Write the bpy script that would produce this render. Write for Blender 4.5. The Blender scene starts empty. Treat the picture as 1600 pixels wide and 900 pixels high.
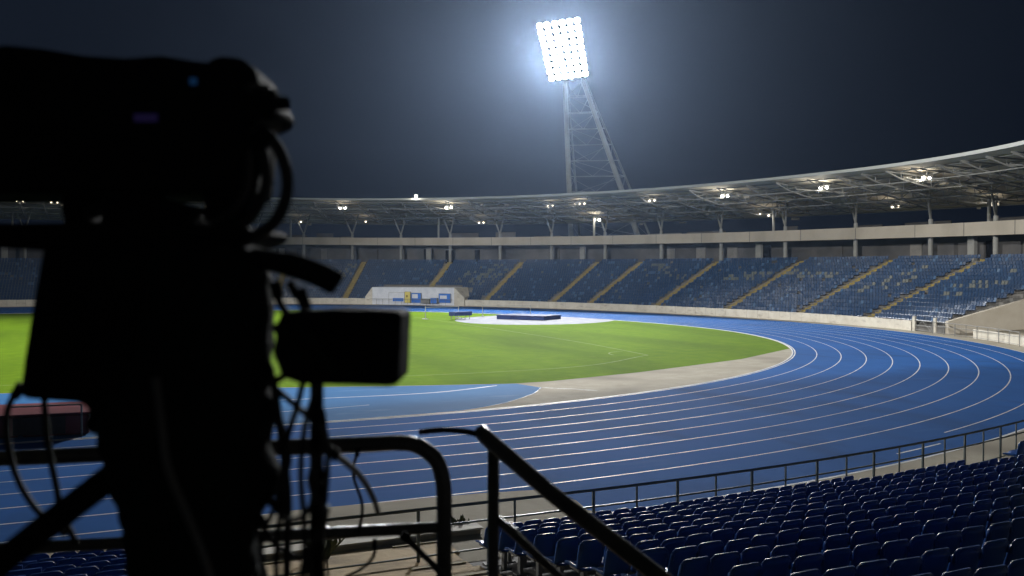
import bpy, math, random
from mathutils import Vector, Matrix
random.seed(7)
PI = math.pi
R = math.radians
SC = bpy.context.scene
COL = SC.collection

# ------------------------------------------------------------------ camera
CX, CY, CZ, YAW = -8.736, -86.912, 5.929, 0.423
FPX, HOR = 1424.6, 426.5
PIT = math.atan((450 - HOR) / FPX)
cam = bpy.data.cameras.new('camera')
cam.sensor_width = 36
cam.lens = 36 * FPX / 1600
cam.clip_start = .05
cam.clip_end = 3000
cam.dof.use_dof = True
cam.dof.focus_distance = 90
cam.dof.aperture_fstop = 3.0
cob = bpy.data.objects.new('camera', cam)
COL.objects.link(cob)
cob.location = (CX, CY, CZ)
cob.rotation_euler = (PI / 2 - PIT, 0, -YAW)
SC.camera = cob

# ------------------------------------------------------------------ world, lamps, exposure
w = bpy.data.worlds.new('World')
SC.world = w
w.use_nodes = True
nt = w.node_tree
nt.nodes.clear()
wo = nt.nodes.new('ShaderNodeOutputWorld')
bg = nt.nodes.new('ShaderNodeBackground')
tc = nt.nodes.new('ShaderNodeTexCoord')
no = nt.nodes.new('ShaderNodeTexNoise')
no.inputs['Scale'].default_value = 2.2
no.inputs['Detail'].default_value = 3
cr = nt.nodes.new('ShaderNodeValToRGB')
cr.color_ramp.elements[0].position = .35
cr.color_ramp.elements[0].color = (.0013, .0026, .0066, 1)
cr.color_ramp.elements[1].position = .7
cr.color_ramp.elements[1].color = (.0022, .0044, .0100, 1)
nt.links.new(tc.outputs['Generated'], no.inputs['Vector'])
nt.links.new(no.outputs['Fac'], cr.inputs['Fac'])
nt.links.new(cr.outputs['Color'], bg.inputs['Color'])
bg.inputs['Strength'].default_value = 1.0
nt.links.new(bg.outputs[0], wo.inputs['Surface'])


def spot(name, loc, aim, watts, angle, blend=.6, size=2.0, color=(1, .98, .95)):
    l = bpy.data.lights.new(name, 'SPOT')
    l.energy = watts
    l.spot_size = R(angle)
    l.spot_blend = blend
    l.shadow_soft_size = size
    l.color = color
    o = bpy.data.objects.new(name, l)
    COL.objects.link(o)
    o.location = loc
    o.rotation_euler = (Vector(aim) - Vector(loc)).to_track_quat('-Z', 'Y').to_euler()
    return o


TOWER_LAMP = Vector((76.0, 77.4, 51.0))
spot('floodlight_beam', TOWER_LAMP + Vector((-1.8, -2.2, -.8)), (2, -26, 0), 8e5, 88, 1.0, 2.6, (.96, .98, 1))
spot('floodlight_beam_left', TOWER_LAMP + Vector((-2.6, -1.6, -1.5)), (-60, -10, 0), 4.5e5, 34, .9, 1.5, (.96, .98, 1))
spot('added_beam_north', (-150, 110, 54), (0, -2, 0), 1.6e6, 34, .7, 3)  # added off-frame spot to light the pitch; no mast is built here
spot('added_beam_south', (-120, -135, 58), (36, 2, 0), 1.9e6, 40, .7, 3)  # unseen spot, added for the pitch and the ramp wall
spot('added_beam_east', (95, -120, 58), (0, 15, 0), 6e5, 34, .7, 3)  # added spot from beyond the frame, without a mast

SC.view_settings.view_transform = 'Standard'
SC.view_settings.look = 'None'
SC.view_settings.exposure = 0
SC.view_settings.gamma = 1
SC.render.engine = 'CYCLES'
cy = SC.cycles
cy.use_denoising = True
cy.max_bounces = 5
cy.diffuse_bounces = 2
cy.glossy_bounces = 2
cy.volume_bounces = 0
cy.transmission_bounces = 2
cy.sample_clamp_indirect = 3
cy.use_light_tree = True


# ------------------------------------------------------------------ materials
def mat(name, col, rough=.6, col2=None, scale=8, metal=0, bump=0, bscale=None, spec=.5, detail=4, contrast=(.35, .65), emis=0, ecol=None, coord='Object', stretch=None):
    m = bpy.data.materials.new(name)
    m.use_nodes = True
    n = m.node_tree
    b = n.nodes['Principled BSDF']
    b.inputs['Base Color'].default_value = (*col, 1)
    b.inputs['Roughness'].default_value = rough
    b.inputs['Metallic'].default_value = metal
    b.inputs['Specular IOR Level'].default_value = spec
    t = n.nodes.new('ShaderNodeTexCoord')
    vec = t.outputs[coord]
    if stretch:
        mp = n.nodes.new('ShaderNodeMapping')
        mp.inputs['Scale'].default_value = stretch
        n.links.new(vec, mp.inputs['Vector'])
        vec = mp.outputs[0]
    if col2:
        x = n.nodes.new('ShaderNodeTexNoise')
        x.inputs['Scale'].default_value = scale
        x.inputs['Detail'].default_value = detail
        x.inputs['Roughness'].default_value = .6
        n.links.new(vec, x.inputs['Vector'])
        r = n.nodes.new('ShaderNodeValToRGB')
        r.color_ramp.elements[0].position = contrast[0]
        r.color_ramp.elements[0].color = (*col, 1)
        r.color_ramp.elements[1].position = contrast[1]
        r.color_ramp.elements[1].color = (*col2, 1)
        n.links.new(x.outputs['Fac'], r.inputs['Fac'])
        n.links.new(r.outputs['Color'], b.inputs['Base Color'])
    if bump:
        x2 = n.nodes.new('ShaderNodeTexNoise')
        x2.inputs['Scale'].default_value = bscale or scale * 4
        x2.inputs['Detail'].default_value = 3
        n.links.new(vec, x2.inputs['Vector'])
        bp = n.nodes.new('ShaderNodeBump')
        bp.inputs['Strength'].default_value = bump
        bp.inputs['Distance'].default_value = .05
        n.links.new(x2.outputs['Fac'], bp.inputs['Height'])
        n.links.new(bp.outputs[0], b.inputs['Normal'])
    if emis:
        b.inputs['Emission Color'].default_value = (*(ecol or col), 1)
        b.inputs['Emission Strength'].default_value = emis
    return m


def overlay(m, scale, col, lo, hi, stretch=None, detail=5):
    """mix a second, larger stain pattern over a material's colour"""
    n = m.node_tree
    b = n.nodes['Principled BSDF']
    src = b.inputs['Base Color'].links[0].from_socket
    t = n.nodes.new('ShaderNodeTexCoord')
    v = t.outputs['Object']
    if stretch:
        mp = n.nodes.new('ShaderNodeMapping')
        mp.inputs['Scale'].default_value = stretch
        n.links.new(v, mp.inputs['Vector'])
        v = mp.outputs[0]
    x = n.nodes.new('ShaderNodeTexNoise')
    x.inputs['Scale'].default_value = scale
    x.inputs['Detail'].default_value = detail
    n.links.new(v, x.inputs['Vector'])
    r = n.nodes.new('ShaderNodeMapRange')
    r.inputs['From Min'].default_value = lo
    r.inputs['From Max'].default_value = hi
    n.links.new(x.outputs['Fac'], r.inputs['Value'])
    mx = n.nodes.new('ShaderNodeMix')
    mx.data_type = 'RGBA'
    n.links.new(r.outputs[0], mx.inputs['Factor'])
    n.links.new(src, mx.inputs['A'])
    mx.inputs['B'].default_value = (*col, 1)
    n.links.new(mx.outputs['Result'], b.inputs['Base Color'])
    return m


M = {}
M['ground'] = mat('asphalt', (.04, .04, .042), .9, (.07, .068, .065), .3)
M['track'] = overlay(mat('blue_running_surface', (.009, .080, .275), .9, (.012, .096, .330), .12, bump=.12, bscale=60, spec=.04),
                     .35, (.010, .064, .21), .50, .72, (1, .35, 1))
overlay(M['track'], .9, (.030, .115, .32), .60, .85, (.25, 1, 1), 8)
M['fan'] = overlay(mat('light_blue_surface', (.022, .115, .29), .85, (.032, .140, .33), .2, bump=.1, bscale=60, spec=.06), .5, (.10, .22, .40), .60, .78, (.6, 1.6, 1))
M['line'] = mat('white_line_paint', (.72, .72, .70), .6, (.45, .47, .5), 1.2)
M['grass'] = overlay(mat('grass', (.100, .188, .004), .95, (.135, .230, .005), .9, bump=.5, bscale=30, spec=.03), .12, (.075, .135, .004), .42, .70, (1, .25, 1))
overlay(M['grass'], 1.6, (.15, .20, .02), .60, .82, (1, .4, 1), 8)
M['concrete'] = overlay(mat('pale_concrete', (.31, .28, .215), .9, (.38, .345, .27), 1.0, bump=.25, bscale=25, spec=.1), .25, (.19, .165, .125), .5, .75)
M['terrace'] = overlay(mat('terrace_concrete', (.11, .105, .095), .85, (.16, .15, .135), .7, bump=.2, bscale=20), .3, (.10, .10, .095), .5, .8)
M['barrier'] = overlay(mat('barrier_concrete', (.46, .43, .36), .8, (.56, .53, .45), .6, bump=.2, bscale=12), .9, (.30, .27, .22), .56, .78, (1, 1, 3))
M['steps'] = overlay(mat('worn_step_concrete', (.48, .35, .19), .9, (.58, .44, .25), 1.2, bump=.4, bscale=14), .8, (.26, .19, .11), .5, .75, (1, 2.5, 1))
M['yellow'] = mat('yellow_step_paint', (.24, .175, .028), .8, (.15, .115, .03), 1.5)
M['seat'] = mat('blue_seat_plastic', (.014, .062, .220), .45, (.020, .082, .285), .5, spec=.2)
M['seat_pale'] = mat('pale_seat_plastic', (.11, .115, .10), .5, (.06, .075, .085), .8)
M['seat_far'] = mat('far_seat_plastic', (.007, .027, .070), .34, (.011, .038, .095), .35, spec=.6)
M['seat_glint'] = mat('glint_seat_plastic', (.03, .07, .14), .3, (.05, .10, .18), .5, spec=.6)  # lighter copy of the far seat plastic: highlights put into the colour
M['fascia'] = overlay(mat('fascia_panel', (.26, .235, .19), .85, (.30, .27, .22), .3), .25, (.20, .18, .145), .5, .8, (1, 1, .3))
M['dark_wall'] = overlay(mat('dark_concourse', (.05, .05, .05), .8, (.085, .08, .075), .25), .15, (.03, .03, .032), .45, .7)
M['roof_deck'] = overlay(mat('roof_sheet', (.46, .42, .33), .85, (.54, .49, .39), .25), .12, (.34, .26, .17), .45, .7)
M['steel'] = mat('grey_steel', (.20, .20, .185), .7, (.16, .16, .15), .8, spec=.3)
M['steel_pale'] = mat('pale_painted_steel', (.24, .25, .23), .6, (.24, .25, .24), .6, spec=.2)
M['tower'] = mat('tower_steel', (.16, .175, .18), .6, (.11, .12, .13), .3, spec=.2)
M['rail'] = mat('dark_green_rail_paint', (.06, .085, .085), .45, (.10, .12, .11), 2)
M['rail_black'] = mat('black_worn_rail_paint', (.014, .014, .013), .38, (.030, .028, .024), 9, bump=.15, bscale=60)
M['black'] = mat('black_plastic', (.005, .005, .0055), .8, (.009, .009, .0095), 6, bump=.1, bscale=50, spec=.02)
M['black_cloth'] = mat('black_cloth', (.006, .006, .007), .9, (.009, .009, .010), 5, bump=.4, bscale=18, spec=.01)
M['plastic_cover'] = mat('dark_green_rain_cover', (.0065, .008, .008), .85, (.011, .014, .013), 6, bump=.7, bscale=14, spec=.015)
M['cable'] = mat('black_cable_rubber', (.008, .008, .008), .6, (.012, .012, .012), 8, spec=.25)
M['cable_grey'] = mat('grey_cable_rubber', (.05, .05, .052), .5, (.035, .035, .035), 8)
M['metal'] = mat('brushed_metal', (.05, .05, .052), .6, (.03, .03, .03), 10, metal=.2)
M['mat_blue'] = mat('navy_mat_vinyl', (.014, .025, .085), .7, (.02, .035, .11), 1, spec=.15)
M['mat_red'] = mat('maroon_mat_vinyl', (.10, .014, .020), .5, (.14, .022, .03), 1.5)
M['mat_dark'] = mat('dark_mesh', (.015, .014, .014), .7, (.03, .025, .02), 3)
M['white'] = mat('white_panel', (.62, .64, .68), .6, (.5, .53, .58), .8)
M['blue_panel'] = mat('blue_banner', (.03, .13, .48), .5, (.04, .18, .58), .8)
M['yellow_panel'] = mat('yellow_banner', (.62, .52, .12), .5, (.52, .44, .12), .8)
M['glass'] = mat('dark_glass', (.008, .009, .012), .08, (.010, .012, .015), 4, spec=.8)
M['plants'] = mat('weed_leaves', (.05, .075, .02), .8, (.10, .10, .04), 6)
M['lens'] = mat('lit_flood_lens', (1, 1, 1), .3, emis=430, ecol=(1, .985, .95))
M['lens_dim'] = mat('lit_flood_lens_aged', (1, 1, 1), .3, emis=230, ecol=(1, .96, .88))
M['lamp_white'] = mat('lit_roof_lamp', (1, 1, 1), .3, emis=90, ecol=(1, .97, .88))
M['lamp_warm'] = mat('lit_warm_lamp', (1, 1, 1), .3, emis=9, ecol=(1, .80, .52))
M['led_blue'] = mat('blue_indicator', (.01, .05, .2), .3, emis=.035, ecol=(.06, .35, 1))
M['reflection_violet'] = mat('violet_reflection', (.03, .02, .10), .2, emis=.012, ecol=(.25, .15, 1))  # painted reflection: a faint glow on the surface, not a lamp


# ------------------------------------------------------------------ mesh helpers
class MB:
    def __init__(self):
        self.v, self.f, self.m = [], [], []

    def add(self, vs, fs, mi=0):
        o = len(self.v)
        self.v += [tuple(p) for p in vs]
        self.f += [tuple(i + o for i in q) for q in fs]
        self.m += [mi] * len(fs)

    def box(self, c, s, mi=0, rz=0, basis=None):
        x, y, z = s[0] / 2, s[1] / 2, s[2] / 2
        pts = [(-x, -y, -z), (x, -y, -z), (x, y, -z), (-x, y, -z), (-x, -y, z), (x, -y, z), (x, y, z), (-x, y, z)]
        if basis is not None:
            pts = [Vector(c) + basis @ Vector(p) for p in pts]
        else:
            ca, sa = math.cos(rz), math.sin(rz)
            pts = [(c[0] + p[0] * ca - p[1] * sa, c[1] + p[0] * sa + p[1] * ca, c[2] + p[2]) for p in pts]
        self.add(pts, [(0, 3, 2, 1), (4, 5, 6, 7), (0, 1, 5, 4), (1, 2, 6, 5), (2, 3, 7, 6), (3, 0, 4, 7)], mi)

    def hexa(self, lo, hi, mi=0):
        """lo, hi: four points each, same order"""
        self.add(list(lo) + list(hi), [(0, 3, 2, 1), (4, 5, 6, 7), (0, 1, 5, 4), (1, 2, 6, 5), (2, 3, 7, 6), (3, 0, 4, 7)], mi)

    def tube(self, pts, r, seg=8, mi=0, caps=True):
        pts = [Vector(p) for p in pts]
        n = len(pts)
        rs = r if isinstance(r, (list, tuple)) else [r] * n
        t0 = (pts[1] - pts[0]).normalized()
        up = Vector((0, 0, 1)) if abs(t0.z) < .9 else Vector((1, 0, 0))
        a = t0.cross(up).normalized()
        vs = []
        for i, p in enumerate(pts):
            t = (pts[min(i + 1, n - 1)] - pts[max(i - 1, 0)])
            t = t.normalized() if t.length > 1e-9 else t0
            a = (a - t * a.dot(t)).normalized()
            b = t.cross(a)
            for k in range(seg):
                q = 2 * PI * k / seg
                vs.append(p + (a * math.cos(q) + b * math.sin(q)) * rs[i])
        fs = []
        for i in range(n - 1):
            for k in range(seg):
                k2 = (k + 1) % seg
                fs.append((i * seg + k, i * seg + k2, (i + 1) * seg + k2, (i + 1) * seg + k))
        if caps:
            fs.append(tuple(range(seg))[::-1])
            fs.append(tuple((n - 1) * seg + k for k in range(seg)))
        self.add(vs, fs, mi)

    def sphere(self, c, r, seg=12, mi=0, sc=(1, 1, 1)):
        vs, fs = [], []
        h = seg // 2
        for i in range(h + 1):
            th = PI * i / h
            for k in range(seg):
                ph = 2 * PI * k / seg
                vs.append((c[0] + r * sc[0] * math.sin(th) * math.cos(ph), c[1] + r * sc[1] * math.sin(th) * math.sin(ph), c[2] + r * sc[2] * math.cos(th)))
        for i in range(h):
            for k in range(seg):
                k2 = (k + 1) % seg
                fs.append((i * seg + k, (i + 1) * seg + k, (i + 1) * seg + k2, i * seg + k2))
        self.add(vs, fs, mi)

    def build(self, name, mats, parent=None, smooth=False, bevel=0):
        me = bpy.data.meshes.new(name)
        me.from_pydata(self.v, [], self.f)
        if not isinstance(mats, (list, tuple)):
            mats = [mats]
        for m in mats:
            me.materials.append(m)
        if len(mats) > 1:
            me.polygons.foreach_set('material_index', self.m)
        if smooth:
            me.polygons.foreach_set('use_smooth', [True] * len(self.f))
        me.update()
        o = bpy.data.objects.new(name, me)
        COL.objects.link(o)
        if parent is not None:
            o.parent = parent
        if bevel:
            b = o.modifiers.new('bevel', 'BEVEL')
            b.width = bevel
            b.segments = 3
            b.limit_method = 'ANGLE'
        return o


def tag(o, label=None, cat=None, group=None, kind=None):
    if label:
        o['label'] = label
    if cat:
        o['category'] = cat
    if group:
        o['group'] = group
    if kind:
        o['kind'] = kind
    return o


def thing(name, label, cat, loc=(0, 0, 0), rz=0, group=None):
    o = bpy.data.objects.new(name, None)
    o.empty_display_size = .2
    COL.objects.link(o)
    o.location = loc
    o.rotation_euler = (0, 0, rz)
    return tag(o, label, cat, group)


def curve(pts, n=8):
    """Catmull-Rom through pts"""
    P = [Vector(p) for p in pts]
    P = [P[0] * 2 - P[1]] + P + [P[-1] * 2 - P[-2]]
    out = []
    for i in range(1, len(P) - 2):
        for k in range(n):
            t = k / n
            a, b, c, d = P[i - 1:i + 3]
            out.append(.5 * ((2 * b) + (c - a) * t + (2 * a - 5 * b + 4 * c - d) * t * t + (3 * b - a - 3 * c + d) * t ** 3))
    out.append(P[-2])
    return out


# ------------------------------------------------------------------ plan of the bend
R0, LANE, AB = 50.93, 1.647, 69.66


def bb(a):
    return 64.8 + 1.655 * (a - R0) if a <= AB else 64.8 + 1.655 * (AB - R0) + (a - AB)


def PT(u, a):
    """point of the ring line with half width a; u in degrees runs from the near straight (-90) round to the far one (90)"""
    r = R(u)
    if u < -90:
        return Vector((-(-90 - u) * 1.2, -a, 0))
    if u > 90:
        return Vector((-(u - 90) * 1.2, bb(a), 0))
    if u <= 0:
        return Vector((a * math.cos(r), a * math.sin(r), 0))
    return Vector((a * math.cos(r), bb(a) * math.sin(r), 0))


def PZ(u, a, z):
    p = PT(u, a)
    p.z = z
    return p


def frange(a, b, s):
    n = max(1, int(round((b - a) / s)))
    return [a + (b - a) * i / n for i in range(n + 1)]


def G(u):
    t = min(1, max(-.35, (u + 10) / 80))
    return t


def lerp(a, b, t):
    return a + (b - a) * t


def tang(u, a):
    d = PT(u + .2, a) - PT(u - .2, a)
    return d.normalized()


def strip(mb, us, f1, f2, mi=0):
    """sheet between two lines f(u)"""
    n = len(us)
    vs = [f1(u) for u in us] + [f2(u) for u in us]
    mb.add(vs, [(i, i + 1, n + i + 1, n + i) for i in range(n - 1)], mi)


U_ALL = frange(-190, 190, 2)

# ------------------------------------------------------------------ ground, track, infield
g = MB()
g.add([(-420, -420, -.03), (420, -420, -.03), (420, 420, -.03), (-420, 420, -.03)], [(0, 1, 2, 3)])
tag(g.build('ground', M['ground']), kind='structure')

a_out = 67.5
t = MB()
strip(t, U_ALL, lambda u: PZ(u, R0, 0), lambda u: PZ(u, a_out, 0))
track = tag(t.build('running_track', M['track']), kind='structure')
ln = MB()
for k in range(0, 10):
    a = R0 + .12 + LANE * k if k == 0 else R0 + LANE * k
    wd = .06 if k else .09
    us = frange(-190, 190, 1)
    if k == 9:
        us = frange(-72.5, 190, 1)
    strip(ln, us, lambda u: PZ(u, a - wd / 2, .004), lambda u: PZ(u, a + wd / 2, .004))
# staggered start marks and the short marks near the rail
strip(ln, frange(-77, -74.5, 1), lambda u: PZ(u, 66.6, .004), lambda u: PZ(u, 66.68, .004))
for u0 in (-110.0, -105.5, -101):
    p, q = PT(u0, R0 + LANE * 6), PT(u0, R0 + LANE * 7)
    ln.box(((p.x + q.x) / 2, (p.y + q.y) / 2, .0045), (.08, LANE, .001))
ln.build('lane_lines', M['line'], track)
# raised inner kerb
kb = MB()
us = frange(-190, 190, 1)
for a0, a1, z0, z1 in ((R0 - .10, R0 - .10, -.008, .02), (R0 - .10, R0 + .0, .02, .02), (R0 + .0, R0 + .0, .02, -.008)):
    strip(kb, us, lambda u: PZ(u, a0, z0), lambda u: PZ(u, a1, z1))
kerb_o = tag(kb.build('kerb', M['line']), kind='structure')

# apron between the track and the stands
ap = MB()
strip(ap, U_ALL, lambda u: PZ(u, a_out, .0), lambda u: PZ(u, 72, .0))
tag(ap.build('apron', M['concrete']), kind='structure')
ek = MB()
strip(ek, frange(-190, 190, 1), lambda u: PZ(u, a_out - .05, .005), lambda u: PZ(u, a_out + .06, .005))
ek.build('edge_line', M['line'], track)
# pale concrete pad that widens the apron beside the long-jump side
pad = MB()
pp = [(-40, -66.9), (-24, -66.3), (-9.2, -65.0), (-4.5, -64.0), (.6, -64.3), (2.0, -64.55), (2.5, -66.0), (2.3, -67.0), (2.8, -67.9), (-40, -67.9)]
pad.add([(x, y, .006) for x, y in pp], [tuple(range(len(pp)))])
pad.build('apron_pad', M['concrete'])
tag(bpy.data.objects['apron_pad'], kind='structure')

inf = MB()
ring = [PZ(u, R0, -.008) for u in frange(-190, 190, 2)]
inf.add(ring, [tuple(range(len(ring)))])
tag(inf.build('infield_concrete', M['concrete']), kind='structure')

S_ = 1.35
gr = MB()
near_edge = [(-140, -16), (-40, -29.5), (-13.4, -35.6), (-.3, -39.0), (5.7, -40.9), (11.4, -42.4), (13.6, -42.3), (20.6, -40.4), (31.4, -36.2)]
pts = [(x, y, -.004) for x, y in near_edge]
for u in frange(-41.2, 90, 2.0):
    p = PT(u, R0 - .16)
    if u < -39:
        continue
    pts.append((p.x, p.y, -.004))
pts += [(-140, PT(100, R0 - .16).y, -.004)]
gr.add(pts, [tuple(range(len(pts)))])
grass = tag(gr.build('grass_pitch', M['grass']), kind='structure')
# pale touchline, goal line and corner arc
gl = MB()
def ribbon(mb, pts, wdt, z, mi=0):
    P = [Vector((p[0], p[1], z)) for p in pts]
    vs = []
    for i, p in enumerate(P):
        d = (P[min(i + 1, len(P) - 1)] - P[max(i - 1, 0)]).normalized()
        nrm = Vector((-d.y, d.x, 0)) * wdt / 2
        vs += [p - nrm, p + nrm]
    mb.add(vs, [(2 * i, 2 * i + 2, 2 * i + 3, 2 * i + 1) for i in range(len(P) - 1)], mi)
ribbon(gl, curve([(-60, -22), (-13, -32.2), (3.5, -36.2), (18, -36.2), (27.2, -31.0)], 10), .09, .0005)
ribbon(gl, curve([(27.2, -31.0), (28.6, -18), (29.2, 0), (29.6, 30)], 8), .09, .0005)
ribbon(gl, [(27.2 - 2.2 + 2.2 * (1 - math.cos(R(q))), -29.9 + 2.4 * math.sin(R(q))) for q in range(0, 100, 10)], .08, .001)
gl.build('pitch_lines', mat('faded_pitch_paint', (.26, .33, .10), .9, (.14, .22, .02), 1.4), grass)

fan = MB()
fp = [(-70, -50.8), (-0.8, -50.75), (1.6, -50.6), (5.3, -50.35), (8.0, -49.0), (10.6, -46.6), (12.0, -44.6), (11.5, -42.55), (5.7, -41.05), (-.3, -39.15), (-13.4, -35.75), (-40, -29.65), (-70, -24)]
fan.add([(x, y, -.002) for x, y in fp], [tuple(range(len(fp)))])
fano = tag(fan.build('high_jump_fan', M['fan']), kind='structure')
fl = MB()
ribbon(fl, curve([(-30, -40), (-12, -42.6), (0, -43.9), (6, -44.2), (10.2, -42.9)], 8), .10, .001)
ribbon(fl, curve([(-30, -45), (-8, -46.6), (-1.6, -47.4), (2.2, -47.0)], 8), .06, .001)
ribbon(fl, [(12.0, -44.6), (13.2, -45.8), (14.0, -46.9)], .06, .001)
ribbon(fl, curve([(-.8, -50.7), (1.6, -50.5), (5.3, -50.25), (8.0, -48.9), (10.6, -46.5), (12.0, -44.5)], 6), .025, .0015)
fl.build('fan_lines', M['line'], fano)

# runway round the far landing area, floodlight glare put into its pale colour
pv = MB()
pp = []
for i in range(40):
    q = 2 * PI * i / 40
    pp.append((42.0 + 11 * math.cos(q) + 2.5 * math.sin(q), 18.2 + 11.5 * math.sin(q), -.002))
pp = [p for p in pp]
pv.add(pp, [tuple(range(len(pp)))])
M['run_glare'] = mat('glare_pale_runway', (.20, .21, .26), .8, (.30, .31, .35), .8, spec=.08)
tag(pv.build('vault_glare_runway', M['run_glare']), kind='structure')


# ------------------------------------------------------------------ perimeter wall on the far side
def wall_piece(name, label, u0, u1, a0, th, zf, gaps=1.2):
    root = thing(name, label, 'wall', PT((u0 + u1) / 2, a0))
    off = -Vector(root.location)
    us = frange(u0, u1, gaps)
    m = MB()
    for i in range(len(us) - 1):
        ua, ub = us[i] + .012, us[i + 1] - .012
        if ub <= ua:
            continue
        z = zf((ua + ub) / 2) + random.uniform(-.012, .012)
        m.hexa([PZ(ua, a0, 0) + off, PZ(ub, a0, 0) + off, PZ(ub, a0 + th, 0) + off, PZ(ua, a0 + th, 0) + off],
               [PZ(ua, a0, z) + off, PZ(ub, a0, z) + off, PZ(ub, a0 + th, z) + off, PZ(ua, a0 + th, z) + off])
    m.build('panels', M['barrier'], root)
    c = MB()
    for i in range(len(us) - 1):
        z = zf(us[i]) - .06
        c.hexa([PZ(us[i], a0 + .04, 0) + off, PZ(us[i + 1], a0 + .04, 0) + off, PZ(us[i + 1], a0 + th - .04, 0) + off, PZ(us[i], a0 + th - .04, 0) + off],
               [PZ(us[i], a0 + .04, z) + off, PZ(us[i + 1], a0 + .04, z) + off, PZ(us[i + 1], a0 + th - .04, z) + off, PZ(us[i], a0 + th - .04, z) + off])
    c.build('core', M['dark_wall'], root)
    return root


zb = lambda u: lerp(1.02, 1.18, G(u))
wall_piece('perimeter_wall', 'long pale concrete wall at the trackside below the far blue seats, right of the recess', -15.2, 43.3, 69.66, .3, zb)
wall_piece('perimeter_wall', 'pale concrete wall at the far left trackside, left of the white recess', 58.2, 128, 69.66, .3, zb)
wall_piece('perimeter_wall', 'short pale concrete wall before the seats beyond the ramp at the right edge', -50, -24.2, 69.66, .3, lambda u: .82)

# ------------------------------------------------------------------ far grandstand
ROWS = 17
Z0, TR = .6, 1.0
def rise(u):
    return lerp(.415, .462, G(u))
def zrow(u, i):
    return Z0 + rise(u) * i
AISLES = [128, 116, 105, 94, 83, 72, 61.6, 50.1, 40.7, 31.3, 26.2, 17.7, 9.2, 1.2, -8.0, -19.5]
UE = -19.5   # end of the bank at the ramp
stand = thing('grandstand', 'curved grandstand with blue seating bank, balcony band and wide roof round the far bend', 'grandstand', (0, 0, 0))
us = frange(UE, 140, 1)
m = MB()
for i in range(ROWS + 2):
    a0 = 70.0 + i * TR
    a1 = a0 + TR
    zz = lambda u: zrow(u, i) if i < ROWS else zrow(u, ROWS - 1)
    zp = lambda u: 0 if i == 0 else (zrow(u, i - 1) if i <= ROWS - 1 else zrow(u, ROWS - 1) - .01)
    strip(m, us, lambda u: PZ(u, a0, zp(u)), lambda u: PZ(u, a0, zz(u)))
    strip(m, us, lambda u: PZ(u, a0, zz(u)), lambda u: PZ(u, a1, zz(u)))
m.build('terrace', M['terrace'], stand)
m = MB()
for i in range(ROWS + 1):
    z = zrow(UE, min(i, ROWS - 1))
    m.hexa([PZ(UE - .02, 70.0 + i, 0), PZ(UE - .02, 71.0 + i, 0), PZ(UE + .1, 71.0 + i, 0), PZ(UE + .1, 70.0 + i, 0)],
           [PZ(UE - .02, 70.0 + i, z - .01), PZ(UE - .02, 71.0 + i, z - .01), PZ(UE + .1, 71.0 + i, z - .01), PZ(UE + .1, 70.0 + i, z - .01)])
m.build('terrace_end', M['terrace'], stand)

# recess cut-out is built as a box set into the front rows
REC0, REC1 = 45.2, 57.3

# aisle stairs
def aisle(root, u, wdt=1.1):
    s = MB()
    y = MB()
    a = PT(u, 70.0)
    for i in range(ROWS * 2):
        aa = 70.0 + i * TR / 2
        z = zrow(u, i / 2) + .02
        if REC0 - .5 < u < REC1 + .5 and aa < 75.5:
            continue
        p = PT(u, aa + TR / 4)
        tg = tang(u, aa)
        nm = Vector((tg.y, -tg.x, 0))
        ang = math.atan2(tg.y, tg.x)
        s.box((p.x, p.y, z / 2 + .02), (wdt, TR / 2 + .01, z), 0, ang)
        q = PT(u, aa + .10)
        y.box((q.x, q.y, z + .026), (wdt * .94, .20, .03), 0, ang)
        qq = PT(u, aa - .01)
        y.box((qq.x, qq.y, z - .06), (wdt * .94, .03, .16), 0, ang)
    o = s.build('aisle_stair', M['terrace'], root)
    y.build('step_edge', M['yellow'], o)
for u in AISLES[:-1]:
    aisle(stand, u)
# dark ends behind the top row, concourse wall, columns
ZT = lambda u: zrow(u, ROWS - 1)
fb = lambda u: lerp(10.35, 11.95, G(u))
ft = lambda u: lerp(12.0, 13.5, G(u))
us2 = frange(-75, 140, 1)
m = MB()
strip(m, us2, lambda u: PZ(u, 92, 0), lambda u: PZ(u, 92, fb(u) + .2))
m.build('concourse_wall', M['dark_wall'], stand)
m = MB()
for u0 in frange(-22, 130, 3.3):
    if random.random() < .62:
        du = random.uniform(.5, 1.1)
        z0 = ZT(u0) + .1
        z1 = fb(u0) - random.uniform(.5, .9)
        m = MB()
        m.hexa([PZ(u0, 91.85, z0), PZ(u0 + du, 91.85, z0), PZ(u0 + du, 91.97, z0), PZ(u0, 91.97, z0)],
               [PZ(u0, 91.85, z1), PZ(u0 + du, 91.85, z1), PZ(u0 + du, 91.97, z1), PZ(u0, 91.97, z1)])
        m.build('concourse_door', random.choice([M['dark_wall'], M['terrace'], M['glass'], M['terrace']]), stand)
# balcony band
m = MB()
band_us = frange(-75, 140, 1.0)
strip(m, band_us, lambda u: PZ(u, 88, fb(u)), lambda u: PZ(u, 88, ft(u)))
strip(m, band_us, lambda u: PZ(u, 88, ft(u)), lambda u: PZ(u, 88.3, ft(u)))
strip(m, band_us, lambda u: PZ(u, 88.3, ft(u)), lambda u: PZ(u, 88.3, fb(u) + .4))
strip(m, band_us, lambda u: PZ(u, 88, fb(u)), lambda u: PZ(u, 88.3, fb(u)))
m.build('balcony_band', M['fascia'], stand)
m = MB()
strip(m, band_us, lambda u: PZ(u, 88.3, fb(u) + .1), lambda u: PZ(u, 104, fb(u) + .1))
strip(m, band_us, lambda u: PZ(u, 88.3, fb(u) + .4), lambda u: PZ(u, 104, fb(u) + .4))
m.build('upper_floor', M['dark_wall'], stand)
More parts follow.
